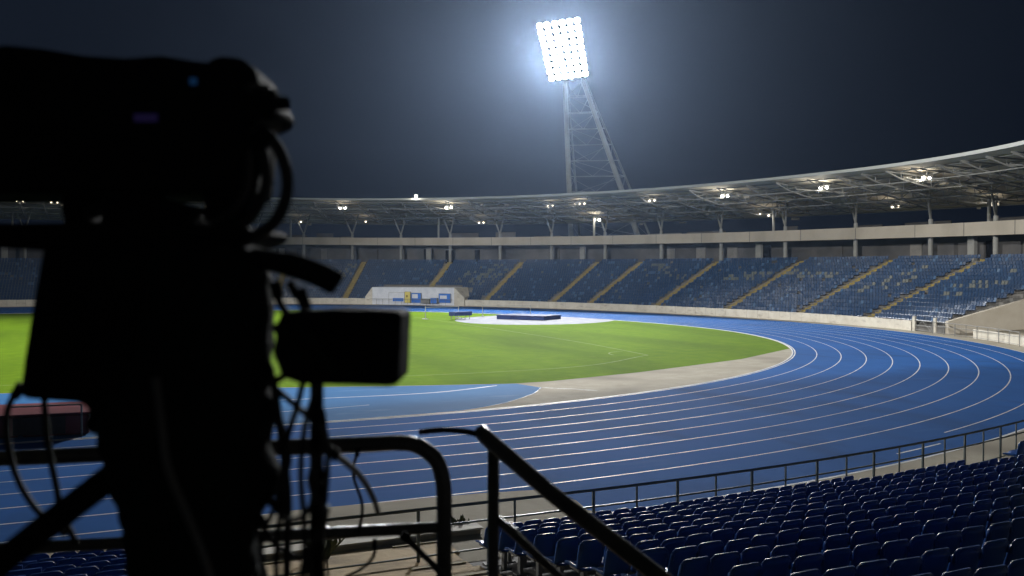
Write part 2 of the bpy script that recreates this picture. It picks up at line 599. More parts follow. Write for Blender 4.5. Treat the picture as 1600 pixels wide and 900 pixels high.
# joints of the band
m = MB()
for u in frange(-70, 130, 5.0):
    p = PT(u, 87.985)
    tg = tang(u, 88)
    m.box((p.x, p.y, (fb(u) + ft(u)) / 2), (.06, .03, ft(u) - fb(u)), 0, math.atan2(tg.y, tg.x))
m.build('band_joint', M['dark_wall'], stand)

# upper back wall pieces (low) behind the open gallery
m = MB()
u = -74
while u < 130:
    du = random.uniform(1.2, 4)
    if random.random() < .45:
        h = random.uniform(.6, 1.6)
        m = MB()
        m.hexa([PZ(u, 99, ft(u) - 1), PZ(u + du, 99, ft(u) - 1), PZ(u + du, 99.2, ft(u) - 1), PZ(u, 99.2, ft(u) - 1)],
               [PZ(u, 99, ft(u) + h), PZ(u + du, 99, ft(u) + h), PZ(u + du, 99.2, ft(u) + h), PZ(u, 99.2, ft(u) + h)])
        m.build('gallery_panel', M['dark_wall'], stand)
    u += du + random.uniform(.5, 3)

# columns: lower round post + upper Y strut, each a part
rf = lambda u: lerp(17.75, 20.25, G(u))     # roof front edge
rb = lambda u: lerp(14.45, 16.9, G(u))      # roof back edge
def roofz(u, a):
    t = (a - 73) / 24
    return lerp(rf(u), rb(u), t) + .55 * math.sin(PI * t) 
cols = frange(-72, 128, 6.4)
for n, u in enumerate(cols):
    m = MB()
    a = 89.0
    m.tube([PZ(u, a, 0), PZ(u, a, fb(u) + .1)], .30, 10)
    m.tube([PZ(u, a, fb(u) + .4), PZ(u, a, ft(u) + .7)], .28, 10)
    m.tube([PZ(u, a, ft(u) + .6), PZ(u - 1.2, a - 2.6, roofz(u, a - 2.6) - .5)], .15, 8)
    m.tube([PZ(u, a, ft(u) + .6), PZ(u + 1.2, a + 2.0, roofz(u, a + 2) - .5)], .15, 8)
    if n % 3 == 1:
        m.tube([PZ(u + 1.9, a + 2, fb(u) + .4), PZ(u + 1.9, a + 2, roofz(u, a + 2) - .3)], .22, 8)
        m.box(PZ(u + 3.0, 90.2, ZT(u) + 1.6), (1.1, .5, 3.2), 0, math.atan2(tang(u, 89).y, tang(u, 89).x))
    m.build('column', M['steel'], stand, smooth=False)

# roof: deck > edge beam, purlins, trusses
roof_us = frange(-190, 140, 2)
d = MB()
for j in range(6):
    a0, a1 = 73 + 4 * j, 77 + 4 * j
    strip(d, roof_us, lambda u: PZ(u, a0, roofz(u, a0)), lambda u: PZ(u, a1, roofz(u, a1)))
    strip(d, roof_us, lambda u: PZ(u, a0, roofz(u, a0) + .25), lambda u: PZ(u, a1, roofz(u, a1) + .25))
strip(d, roof_us, lambda u: PZ(u, 97, roofz(u, 97)), lambda u: PZ(u, 97, roofz(u, 97) + .25))
roof = d.build('roof', M['roof_deck'], stand)
e = MB()
strip(e, roof_us, lambda u: PZ(u, 72.9, roofz(u, 73) + .02), lambda u: PZ(u, 72.9, roofz(u, 73) + .38))
strip(e, roof_us, lambda u: PZ(u, 72.9, roofz(u, 73) + .38), lambda u: PZ(u, 73.4, roofz(u, 73) + .40))
strip(e, roof_us, lambda u: PZ(u, 72.9, roofz(u, 73) + .02), lambda u: PZ(u, 73.2, roofz(u, 73) - .02))
e.build('edge_beam', M['steel_pale'], roof)
pu = MB()
for a in (75.0, 78.2, 81.5, 84.6, 87.6, 90.6, 93.6, 96.5):
    P = [PZ(u, a, roofz(u, a) - .16) for u in frange(-60, 138, 2)]
    pu.tube(P, .10, 5)
for a, dz in ((76.2, -1.25), (80.5, -1.5), (85.5, -1.55)):
    P = [PZ(u, a, roofz(u, a) + dz) for u in frange(-60, 138, 2)]
    pu.tube(P, .075, 5)
pu.build('purlins', M['steel'], roof)
def truss(u):
    m = MB()
    top = [PZ(u, a, roofz(u, a) - .30) for a in frange(73.4, 96, 2)]
    bot = [PZ(u, a, roofz(u, a) - .30 - 1.35 * math.sin(PI * min(1, max(.0, (a - 73.4) / 21))) ** .6) for a in frange(73.4, 94.4, 2)]
    m.tube(top, .085, 5)
    m.tube(bot, .085, 5)
    for i in range(len(bot) - 1):
        m.tube([bot[i], top[min(i + 1, len(top) - 1)]], .05, 4)
        m.tube([top[min(i + 1, len(top) - 1)], bot[i + 1]], .05, 4)
    m.build('truss', M['steel'], roof)
for u in frange(-72, 128, 3.2):
    truss(u)
# diagonal wind bracing under the sheets
m = MB()
for u in frange(-60, 120, 6.4):
    for (ua, aa, ub, ab_) in ((0, 75, 3.2, 84), (3.2, 84, 6.4, 75), (0, 84, 3.2, 93), (3.2, 93, 6.4, 84)):
        m.tube([PZ(u + ua, aa, roofz(u, aa) - .9), PZ(u + ub, ab_, roofz(u, ab_) - .9)], .06, 4)
m.build('wind_bracing', M['steel'], roof)
# gusset plates and cable boxes, uneven
for k in range(80):
    u = random.uniform(-45, 110)
    a = random.uniform(76, 95)
    p = PZ(u, a, roofz(u, a) - random.uniform(.5, 1.3))
    m = MB()
    m.box(p, (random.uniform(.3, 1.4), random.uniform(.2, .5), random.uniform(.15, .4)), 0, random.uniform(0, 3))
    m.build('cable_box', M['fascia'], roof)

# roof lamps
def solve_u(px, a):
    az = YAW + math.atan((px - 800) / FPX)
    best = None
    for u in frange(-60, 130, .1):
        p = PT(u, a)
        dx, dy = p.x - CX, p.y - CY
        if dx * math.sin(az) + dy * math.cos(az) <= 0:
            continue
        e_ = abs(math.atan2(dx, dy) - az)
        if best is None or e_ < best[0]:
            best = (e_, u)
    return best[1]
LU = {}
def roof_lamp(u, a, dz, n, bright, label, watts=0):
    z = roofz(u, a) + dz
    t_ = tang(u, a)
    root = thing('roof_floodlight', label, 'floodlight', PZ(u, a, z), math.atan2(t_.y, t_.x), 'floodlights under the grandstand roof')
    m = MB()
    m.tube([(-.55 * n, 0, .30), (.55 * n, 0, .30)], .04, 6)
    m.tube([(0, 0, .30), (0, 0, max(.35, -dz))], .04, 6)
    m.build('bracket', M['steel'], root)
    for k in range(n):
        x = (k - (n - 1) / 2) * 1.05
        h = MB()
        h.box((x, -.16, 0), (.62, .30, .46))
        ho = h.build('lamp_head', M['steel'], root)
        l = MB()
        rr = .22 if bright else .13
        vs = [(x + rr * math.cos(2 * PI * q / 12), .03, -.02 + rr * .85 * math.sin(2 * PI * q / 12)) for q in range(12)]
        vs2 = [(v[0], .0, v[2]) for v in vs]
        l.add(vs + vs2, [tuple(range(12)), tuple(range(12, 24))[::-1]] + [(q, (q + 1) % 12, 12 + (q + 1) % 12, 12 + q) for q in range(12)])
        l.build('lens', M['lamp_white'] if bright else M['lamp_warm'], ho)
    if watts:
        L = bpy.data.lights.new('roof_lamp_light', 'POINT')
        L.energy = watts
        L.color = (1, .93, .80)
        L.shadow_soft_size = .4
        lo = bpy.data.objects.new('roof_lamp_light', L)
        COL.objects.link(lo)
        lo.location = (0, .7, -.45)
        lo.parent = root
lamps = [
    (650, 73.0, .75, 1, 1, 'single white floodlight standing on the roof edge left of the tall mast', 500),
    (536, 77, -1.0, 2, 1, 'small pair of white floodlights under the roof nearest the dark television camera', 300),
    (701, 77, -.9, 2, 1, 'bright pair of white floodlights under the roof below the sky left of the mast', 900),
    (860, 78, -.9, 2, 0, 'dim warm lamp pair under the roof just left of the mast foot', 150),
    (905, 77.5, -.8, 3, 0, 'dim triple lamp under the roof directly below the mast', 200),
    (1018, 77, -.9, 2, 0, 'dim lamp pair under the roof just right of the mast foot', 200),
    (1132, 77, -.9, 2, 1, 'bright white floodlight pair, first to the right of the mast', 900),
    (1286, 77, -.9, 2, 1, 'bright white floodlight pair, second to the right of the mast', 900),
    (1447, 77, -.9, 2, 1, 'bright white floodlight pair nearest the right edge of the roof in view', 900),
    (932, 91, -1.0, 2, 1, 'white lamp pair deep under the roof above the balcony below the mast', 300),
    (328, 77, -.9, 2, 0, 'dim lamp pair under the roof behind the cable loops of the television camera', 100),
    (86, 77, -.9, 2, 0, 'warm lamp pair at the far left roof below the camera body, second from the edge', 100),
    (32, 77, -.9, 2, 0, 'warm lamp pair at the far left roof nearest the left edge', 100),
    (1187, 91, -1.0, 1, 0, 'small warm gallery lamp between the first and second bright roof pairs', 90),
    (1205, 91, -1.3, 2, 0, 'warm lamp pair low over the gallery under the second bright roof pair', 120),
    (1398, 91, -1.0, 2, 0, 'warm lamp pair low over the gallery left of the rightmost roof pair', 160),
    (1552, 92, -1.2, 2, 0, 'warm lamp pair low over the gallery at the right edge', 200),
    (572, 91, -1.0, 1, 0, 'small warm gallery lamp above the balcony left of the white recess', 80),
    (752, 91, -1.2, 2, 0, 'small warm lamp pair above the balcony right of the white recess', 80),
    (470, 91, -1.2, 1, 0, 'small warm gallery lamp beside the cable loop of the television camera', 60),
]
for px, a, dz, n, br, lab, wt in lamps:
    roof_lamp(solve_u(px, a), a, dz, n, br, lab, wt * .7)

# ------------------------------------------------------------------ recess with banners in the far bank
rec = thing('trackside_recess', 'white walled recess in the far seats with slanting side walls', 'recess', PT(51.2, 70))
off = -Vector(rec.location)
def P(u, a, z):
    return PZ(u, a, z) + off
m = MB()
us = frange(44.9, 57.2, 1)
zt = 3.25
for i in range(len(us) - 1):
    ua, ub = us[i], us[i + 1]
    m.hexa([P(ua, 69.80, 0), P(ub, 69.80, 0), P(ub, 76.3, 0), P(ua, 76.3, 0)], [P(ua, 69.80, zt), P(ub, 69.80, zt), P(ub, 76.3, zt), P(ua, 76.3, zt)])
m.build('back_wall', M['white'], rec)
for nm, ua, ub, um in (('side_wall', 58.2, 57.2, 0), ('side_wall', 43.3, 44.9, 0)):
    s = MB()
    s.hexa([P(ua, 69.3, 0), P(ub, 69.7, 0), P(ub, 76, 0), P(ua, 71.5, 0)], [P(ua, 69.3, 1.5), P(ub, 69.7, zt + .01), P(ub, 76, zt + .01), P(ua, 71.5, 1.8)])
    s.build(nm, M['barrier'], rec)
m = MB()
for k in range(12):
    u = 46 + k * .95
    m.tube([P(u, 68.9, 0), P(u, 68.9, 1.1)], .03, 5)
m.tube([P(u, 68.9, 1.1) for u in frange(45, 57.5, 1)], .035, 5)
m.build('railing', M['steel'], rec)
def board(name, label, px0, px1, y0, y1, material, a=69.5, th=.12, grp=None, extra=None):
    u0, u1 = solve_u(px0, a), solve_u(px1, a)
    dd = (PT((u0 + u1) / 2, a) - Vector((CX, CY, 0))).length * math.cos(YAW + math.atan(((px0 + px1) / 2 - 800) / FPX) - YAW)
    z1 = CZ - (y0 - HOR) / FPX * dd
    z0 = max(.02, CZ - (y1 - HOR) / FPX * dd)
    mid = PZ((u0 + u1) / 2, a, z0)
    tg = PT(u1, a) - PT(u0, a)
    W = tg.length
    root = thing(name, label, 'banner board' if name != 'equipment_box' else 'box', mid, math.atan2(tg.y, tg.x), grp)
    b = MB()
    b.box((0, 0, (z1 - z0) / 2), (W, th, z1 - z0))
    b.build('panel', material, root)
    f = MB()
    for sx in (-1, 1):
        f.box((sx * (W / 2 + .03), 0, (z1 - z0) / 2), (.06, th + .04, z1 - z0 + .04))
    f.box((0, 0, z1 - z0 + .03), (W, th + .03, .05))
    f.build('frame', M['steel_pale'], root)
    if extra:
        s = MB()
        s.box((extra[0] * W, -th / 2 - .02, extra[1] * (z1 - z0)), (extra[2] * W, .03, extra[3] * (z1 - z0)))
        s.build('motif', extra[4], root)
bg_ = 'banners and boxes in the recess'
board('banner_board', 'wide pale blue and white board at the left end of the recess', 608, 632, 457, 472, M['white'], extra=(.1, .25, .7, .35, M['blue_panel']), grp=bg_)
board('banner_board', 'tall yellow banner standing in the middle of the recess', 633, 641, 456, 473, M['yellow_panel'], 69.45, extra=(-.1, .6, .3, .2, M['yellow']), grp=bg_)
board('banner_board', 'white poster over blue base right beside the yellow banner', 643, 658, 458, 473, M['blue_panel'], 69.5, extra=(-.12, .68, .6, .42, M['white']), grp=bg_)
board('equipment_box', 'low blue box at the middle right of the recess', 674, 683, 466, 474, M['blue_panel'], 69.3, .6, grp=bg_)
board('banner_board', 'blue and pale banner at the right part of the recess', 686, 704, 459, 473, M['blue_panel'], 69.5, extra=(-.1, .62, .6, .36, M['white']), grp=bg_)
board('equipment_box', 'small grey box between the two blue banners in the recess', 660, 671, 467, 474, M['steel'], 69.35, .5, grp=bg_)

# ------------------------------------------------------------------ ramp at the right, side wall, canopy, railing
ramp = thing('entrance_ramp', 'pale sloping side wall and ramp cutting through the stand at the right edge', 'ramp', PT(-20, 70))
off = -Vector(ramp.location)
m = MB()
aa = frange(70, 90, 1)
for i in range(len(aa) - 1):
    a0, a1 = aa[i], aa[i + 1]
    z0 = zrow(-20, a0 - 70) * .66 + .85
    z1 = zrow(-20, a1 - 70) * .66 + .85
    m.hexa([P(-20.1, a0, 0), P(-20.1, a1, 0), P(-19.65, a1, 0), P(-19.65, a0, 0)], [P(-20.1, a0, z0), P(-20.1, a1, z1), P(-19.65, a1, z1), P(-19.65, a0, z0)])
m.build('side_wall', mat('plastered_wall', (.36, .32, .25), .8, (.42, .38, .31), .6), ramp)
m = MB()
strip(m, frange(-30, -20, 1), lambda u: P(u, 70, .01), lambda u: P(u, 90, 1.2))
m.build('ramp_floor', M['concrete'], ramp)
m = MB()
m.box((0, 0, 0), (.1, .1, .1))
# rounded end of a balcony over the ramp
c0 = P(-24.5, 80.0, 3.0)
m = MB()
vs, fs = [], []
for k in range(24):
    q = 2 * PI * k / 24
    vs.append(c0 + Vector((2.6 * math.cos(q), 2.6 * math.sin(q), 0)))
for k in range(24):
    q = 2 * PI * k / 24
    vs.append(c0 + Vector((2.9 * math.cos(q), 2.9 * math.sin(q), 1.1)))
fs = [(k, (k + 1) % 24, 24 + (k + 1) % 24, 24 + k) for k in range(24)] + [tuple(range(24))[::-1], tuple(range(24, 48))]
m.add(vs, fs)
m.build('balcony_drum', M['barrier'], ramp)

gate = thing('steel_gate', 'open grey steel gate with posts at the end of the far trackside wall', 'gate', PT(-16.8, 69.7))
off = -Vector(gate.location)
m = MB()
m.box(P(-15.6, 69.7, .75), (.28, .28, 1.5), 0, .2)
m.build('post', M['barrier'], gate)
m = MB()
m.box(P(-18.6, 69.7, .75), (.26, .26, 1.5), 0, .2)
m.build('post', M['barrier'], gate)
m = MB()
for z in (.15, .6, 1.1):
    m.tube([P(-15.8, 69.6, z), P(-18.4, 69.4, z)], .035, 6)
m.tube([P(-15.8, 69.6, .15), P(-17, 69.5, 1.1), P(-18.4, 69.4, .15)], .03, 6)
m.build('gate_bars', M['steel'], gate)


def fence(name, label, us, a, h, mats, mid=True, step=1, z0=0.0, rr=.035, cat='railing'):
    root = thing(name, label, cat, PT(us[len(us) // 2], a))
    off = -Vector(root.location)
    m = MB()
    fine = []
    for i in range(len(us) - 1):
        fine += [lerp(us[i], us[i + 1], k / 3) for k in range(3)]
    fine.append(us[-1])
    m.tube([PZ(u, a, z0 + h) + off for u in fine], rr, 8)
    m.build('top_rail', mats, root)
    if mid:
        m = MB()
        m.tube([PZ(u, a, z0 + h * .66) + off for u in fine], rr * .7, 6)
        m.build('middle_rail', mats, root)
        m = MB()
        m.tube([PZ(u, a, z0 + h * .12) + off for u in fine], rr * .6, 6)
        m.build('bottom_rail', mats, root)
    for i, u in enumerate(us):
        m = MB()
        m.tube([PZ(u, a, z0 - .2) + off, PZ(u, a, z0 + h) + off], rr * (1.15 if i % 2 == 0 else .8), 6)
        m.build('post', mats, root)
    return root
fence('railing', 'thin grey railing in front of the pale ramp at the right edge', frange(-32, -18.8, 1.6), 69.3, 1.15, M['steel'])

# ------------------------------------------------------------------ near terrace
NZ = .223
NR = 14
def nz(i):
    return .12 + NZ * i
near = thing('spectator_terrace', 'stepped concrete terrace carrying the nearest rows of dark blue seats', 'terrace', (0, -78, 0))
off = -Vector(near.location)
m = MB()
us = frange(-150, -32, 1)
for i in range(NR + 1):
    a0 = 70.0 + i
    strip(m, us, lambda u: P(u, a0, nz(i) - (NZ if i else .3)), lambda u: P(u, a0, nz(i)))
    strip(m, us, lambda u: P(u, a0, nz(i)), lambda u: P(u, a0 + 1, nz(i)))
m.build('terrace', M['terrace'], near)
AX0, AX1 = -6.85, -2.0
lb = MB()
for i in range(NR):
    lb.box((-18.6 - .12 * i, -(70.5 + i) + 78, nz(i) / 2 + .2), (23.2, 1.0, nz(i) + .44))
lb.build('raised_block', M['terrace'], near)
def aisle_x(i):
    return AX0 - .12 * i, AX1 - .12 * i
m = MB()
y = MB()
for i in range(-2, NR):
    x0, x1 = aisle_x(i)
    x1 -= .12
    yy = -(70.0 + i)
    z = nz(i) + .05 if i >= 0 else .03
    m.box(((x0 + x1) / 2, yy - .5 + 78, z - .13), (x1 - x0, 1.0, .26))
    if i % 2 == 0:
        for xc in (x1 - .62, x0 + .7):
            y = MB()
            y.box((xc, yy - .06 + 78, z + .012), (1.15, .12, .02))
            y.build('step_edge', M['yellow'], near)
m.build('aisle_stair', M['steps'], near)

def front_parapet():
    root = thing('concrete_parapet', 'low pale concrete block wall at the foot of the near aisle below the rail', 'wall', (-3.6, -67.6, 0))
    m = MB()
    m.box((0, 0, .04), (5.4, .35, .12))
    m.build('block', M['concrete'], root)
    m = MB()
    m.box((0, .02, .12), (5.5, .45, .04))
    m.build('coping', M['barrier'], root)
front_parapet()
m = MB()
strip(m, frange(-190, -50, 2), lambda u: P(u, 97.2, 0), lambda u: P(u, 97.2, 14.3))
m.build('unseen_rear_wall', M['dark_wall'], near)  # unseen wall put in to stop the south beam reaching the camera rig
fence('railing', 'dark steel railing with thin posts in front of the nearest seats', [-150, -140, -130, -122, -114, -108, -103, -99, -96, -94.2, -92.4, -90.6] + frange(-89, -36, .95), 69.25, 1.1, M['rail'], rr=.033)

# near seats ---------------------------------------------------------
def seat_meshes():
    b = MB()
    # backrest: curved shell, top corners rounded
    W, H, T = .40, .40, .035
    nx, nz_ = 6, 6
    fr, bk = [], []
    for j in range(nz_ + 1):
        v = j / nz_
        for i in range(nx + 1):
            s = i / nx * 2 - 1
            hw = W / 2 * (1 - .05 * max(0, v - .6) ** 2 * 4)
            z = .44 + v * H - (.05 * max(0, abs(s) - .55) ** 2 * 6 if v == 1 else 0)
            x = s * hw
            yb = -.20 - .10 * v - .035 * (1 - s * s)
            fr.append((x, yb + T / 2, z))
            bk.append((x, yb - T / 2, z))
    n = (nx + 1) * (nz_ + 1)
    fs = []
    for j in range(nz_):
        for i in range(nx):
            q = j * (nx + 1) + i
            fs.append((q, q + 1, q + nx + 2, q + nx + 1))
            fs.append((n + q, n + q + nx + 1, n + q + nx + 2, n + q + 1))
    edge = [i for i in range(nx + 1)] + [j * (nx + 1) + nx for j in range(1, nz_ + 1)] + [nz_ * (nx + 1) + i for i in range(nx - 1, -1, -1)] + [j * (nx + 1) for j in range(nz_ - 1, 0, -1)]
    for k in range(len(edge)):
        p, q = edge[k], edge[(k + 1) % len(edge)]
        fs.append((p, n + p, n + q, q))
    b.add(fr + bk, fs)
    # rolled rim along the top of the shell
    rim = [(-.195, -.30, .70), (-.185, -.30, .80), (-.15, -.31, .835), (-.07, -.332, .845), (.07, -.332, .845), (.15, -.31, .835), (.185, -.30, .80), (.195, -.30, .70)]
    b.tube(rim, .017, 6)
    s = MB()
    seatp = []
    for j in range(5):
        v = j / 4
        for i in range(5):
            q = i / 4 * 2 - 1
            seatp.append((q * .195, .20 - v * .40, .43 + .03 * q * q - .05 * (1 - q * q) * math.sin(v * 2.6) - (.03 if j == 0 else 0)))
    n = 25
    fs = []
    for j in range(4):
        for i in range(4):
            q = j * 5 + i
            fs.append((q, q + 5, q + 6, q + 1))
            fs.append((n + q, n + q + 1, n + q + 6, n + q + 5))
    edge = [0, 1, 2, 3, 4, 9, 14, 19, 24, 23, 22, 21, 20, 15, 10, 5]
    for k in range(16):
        p, q = edge[k], edge[(k + 1) % 16]
        fs.append((p, q, n + q, n + p))
    s.add(seatp + [(p[0], p[1], p[2] - .035) for p in seatp], fs)
    f = MB()
    f.box((0, -.05, .19), (.07, .10, .38))
    f.box((0, -.02, .37), (.30, .30, .03))
    f.box((0, -.05, .01), (.22, .18, .02))
    return b, s, f
sb_, ss_, sf_ = seat_meshes()
proto_root = thing('stadium_seat', 'seat', 'seat', (0, 0, 0))
pb = sb_.build('backrest', M['seat'], proto_root, smooth=True)
ps = ss_.build('seat_pan', M['seat'], proto_root, smooth=True)
pf = sf_.build('seat_frame', M['steel'], proto_root)

PITCH = .415
cands = []
for i in range(13):
    a = 70.0 + i + .18
    x0, x1 = aisle_x(i)
    # right block, numbered from the aisle
    s = 0
    k = 0
    # start on the straight part right of the aisle
    pos = x1 + .28
    while True:
        if pos < 0:
            px, py, rz = pos, -a, 0
            u = -90 + pos / 1.2
        else:
            th = pos / a
            u = -90 + math.degrees(th)
            px, py, rz = a * math.sin(th), -a * math.cos(th), th
        if u > -47:
            break
        k += 1
        block = 'right'
        # a second aisle further round
        if not (-66.0 < u < -64.6) and not (i == 0 and -83.6 < u < -77) and not (i == 1 and -80.8 < u < -77.5):
            cands.append((px, py, nz(i), rz, i, k, 'right'))
        pos += PITCH
    pos = x0 - .40
    k = 0
    while pos > -24:
        k += 1
        cands.append((pos, -a, nz(i) + .42, 0, i, k, 'left'))
        pos -= PITCH
fwd = Vector((math.sin(YAW), math.cos(YAW)))
rgt = Vector((math.cos(YAW), -math.sin(YAW)))
vis = []
for c in cands:
    d2 = Vector((c[0] - CX, c[1] - CY))
    F_, Rr = d2.dot(fwd), d2.dot(rgt)
    if F_ < 2:
        continue
    sx = 800 + FPX * Rr / F_
    sy = HOR + FPX * (CZ - (c[2] + .84)) / F_
    hidden = (sx < 40) or (190 < sx < 400 and sy > 600) or (c[6] == 'left' and sx > 225)
    inview = -30 < sx < 1640 and sy < 915
    if inview:
        vis.append((F_, hidden, c))
vis.sort(key=lambda t: (t[1], t[0]))
chosen = vis[:300]
rest = vis[300:]
ORD = ['first', 'second', 'third', 'fourth', 'fifth', 'sixth', 'seventh', 'eighth', 'ninth', 'tenth', 'eleventh', 'twelfth', 'thirteenth', 'fourteenth', 'fifteenth', 'sixteenth', 'seventeenth', 'eighteenth', 'nineteenth']
TENS = ['', '', 'twenty', 'thirty', 'forty', 'fifty', 'sixty', 'seventy']
TORD = ['', '', 'twentieth', 'thirtieth', 'fortieth', 'fiftieth', 'sixtieth', 'seventieth']
def ordn(n):
    if n <= 19:
        return ORD[n - 1]
    return TORD[n // 10] if n % 10 == 0 else TENS[n // 10] + '-' + ORD[n % 10 - 1]
first = True
for F_, hid, c in chosen:
    if first:
        r_ = proto_root
        first = False
    else:
        r_ = proto_root.copy()
        COL.objects.link(r_)
        for ch in (pb, ps, pf):
            q = ch.copy()
            COL.objects.link(q)
            q.parent = r_
    r_.location = (c[0], c[1], c[2])
    r_.rotation_euler = (random.uniform(-.02, .02), 0, c[3] + random.uniform(-.05, .05))
    r_['label'] = 'blue plastic seat, %s row behind the railing, %s seat %s of the concrete aisle' % (ordn(c[4] + 1), ordn(c[5]), c[6])
    r_.scale = (.985, random.uniform(.95, 1.08), random.uniform(.985, 1.015))
    r_['group'] = 'blue seats of the near terrace'
    r_['category'] = 'seat'

# all the other seats: those of the near terrace out of the 300 and the thousands of the far bank
far = MB()
def far_seat(px, py, z, rz, mi):
    ca, sa = math.cos(rz), math.sin(rz)
    W = .41
    h = random.uniform(-.02, .02)
    tilt = random.uniform(-.03, .05)
    prof = [(.20, .40 + h), (.19, .45 + h), (-.14, .42), (-.22, .50), (-.30 - tilt, .84 + h * .5), (-.34 - tilt, .84 + h * .5), (-.27, .42)]
    vs = []
    for s in (-1, 1):
        for (yy_, zz_) in prof:
            wx = s * W / 2
            vs.append((px + wx * ca - yy_ * sa, py + wx * sa + yy_ * ca, z + zz_))
    n = 7
    fs = [(k, (k + 1) % n, n + (k + 1) % n, n + k) for k in range(n)] + [tuple(range(n))[::-1], tuple(range(n, 2 * n))]
    far.add(vs, fs, mi)
for F_, hid, c in rest:
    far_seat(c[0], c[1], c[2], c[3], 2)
# pale letters worked in seats: strokes in (u, row) space
strokes = [
    ((19.2, 9.5), (24.0, 14.2), .8), ((13.2, 9.6), (11.2, 10.6), 1.4), ((11.6, 10.0), (8.0, 11.6), 1.2), ((6.5, 10.0), (3.6, 11.0), 1.0),
    ((46.8, 7.5), (45.8, 12), .6), ((44.6, 7.5), (43.2, 14), .8), ((43.4, 6.6), (46.9, 6.9), .7), ((42.6, 8), (41.9, 12), .6),
    ((-1.5, 6), (-3.4, 13), .7), ((-3.9, 6.5), (-5.0, 11), .5), ((64.2, 8), (63.0, 14), .9), ((65.4, 9.0), (63.0, 9.6), .8),
    ((-11.2, 8.0), (-15.2, 9.0), .9), ((-13.4, 12.5), (-16.6, 13.5), .7), ((-12, 5.6), (-15.4, 6.2), .6), ((88, 6), (86, 12), .8), ((91, 7), (90, 12), .8)]
def pale(u, i):
    for (a_, b_, wd_) in strokes:
        dx, dy = (b_[0] - a_[0]), (b_[1] - a_[1])
        L2 = dx * dx + dy * dy
        tt = max(0, min(1, ((u - a_[0]) * dx + (i - a_[1]) * dy) / L2))
        ex, ey = u - a_[0] - tt * dx, i - a_[1] - tt * dy
        if (ex * 1.25) ** 2 + ey ** 2 < wd_ * wd_ and random.random() < .5:
            return True
    return False
for i in range(ROWS):
    a = 70.0 + i + .5
    u = 112.0
    while u > UE + .5:
        arc = (PT(u + .05, a) - PT(u - .05, a)).length / .1
        du = .50 / arc
        skip = any(abs(u - q) * arc < .85 for q in AISLES)
        if 43.8 < u < 57.9 and i < 6:
            skip = skip or i < 5 or 45.5 < u < 57
        if not skip and random.random() > .012:
            p = PT(u, a)
            tg = tang(u, a)
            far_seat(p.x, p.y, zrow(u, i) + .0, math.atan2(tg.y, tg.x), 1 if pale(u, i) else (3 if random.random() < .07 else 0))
        u -= du
# the bank beyond the ramp
for i in range(10):
    a = 70.5 + i
    u = -30.5
    while u > -48:
        p = PT(u, a)
        tg = tang(u, a)
        far_seat(p.x, p.y, .3 + .3 * i, math.atan2(tg.y, tg.x), 0)
        u -= .50 / (a * PI / 180)
fo = far.build('stadium_seats', [M['seat_far'], M['seat_pale'], M['seat'], M['seat_glint']])
tag(fo, 'thousands of blue seats with faded pale lettering in the far grandstand and round the bend', 'seats', None, 'stuff')
m = MB()
for i in range(10):
    a0 = 70.0 + i
    strip(m, frange(-50, -29.5, 1), lambda u: PZ(u, a0, .3 * i - (.3 if i else 0)), lambda u: PZ(u, a0, .3 + .3 * i))
    strip(m, frange(-50, -29.5, 1), lambda u: PZ(u, a0, .3 + .3 * i), lambda u: PZ(u, a0 + 1, .3 + .3 * i))
tag(m.build('side_terrace', M['terrace']), 'small stepped concrete terrace beyond the ramp at the right edge', 'terrace')

# ------------------------------------------------------------------ landing areas and equipment on the infield
def landing(name, label, loc, rz, L, W, H, body, top, uprights=True, hood=False):
    root = thing(name, label, 'landing mat', loc, rz)
    m = MB()
    n = 3
    for k in range(n):
        m.box(((k - 1) * L / n, 0, H * (.5 - .07 * (k == 2))), (L / n - .06, W, H * (1 - .14 * (k == 2))))
    m.build('foam_block', body, root, bevel=.06)
    m = MB()
    m.box((0, 0, H + .05), (L + .1, W + .1, .10))
    m.build('top_sheet', top, root, bevel=.03)
    return root
vm = landing('landing_mat', 'navy pole vault landing mat on the glare-pale runway in front of the far bend', (41.4, 19.2, 0), .62 - PI / 2, 7.0, 4.6, .45, M['mat_blue'], M['mat_blue'])
def stand_frame(label, loc, rz, W, H):
    root = thing('vault_stand', label, 'vault stand', loc, rz, 'equipment round the far landing mat')
    for s in (-1, 1):
        m = MB()
        m.tube([(s * W / 2, 0, 0), (s * W / 2, 0, H)], .05, 6)
        m.box((s * W / 2, 0, .05), (.3, 1.2, .1))
        m.build('upright', M['steel_pale'], root)
    m = MB()
    m.tube([(-W / 2, 0, H * .9), (W / 2, 0, H * .9)], .04, 6)
    m.build('crossbar', M['steel_pale'], root)
stand_frame('pale low metal frame left behind the navy landing mat', (31.5, 24.5, 0), .2, 5.0, 1.7)
stand_frame('pale metal frame with crossbar standing behind the navy landing mat', (41.5, 26.5, 0), -.4, 6.5, 1.6)
m = thing('trolley', 'small navy equipment trolley left of the far landing mat', 'trolley', (33.0, 21.8, 0), .4, 'equipment round the far landing mat')
q = MB(); q.box((0, 0, .75), (3.0, 1.2, .5)); q.build('box', M['mat_blue'], m, bevel=.04)
for sx in (-1.2, 1.2):
    for sy in (-.4, .4):
        q = MB()
        q.tube([(sx, sy, 0), (sx, sy, .5)], .05, 6)
        q.build('leg', M['steel'], m)

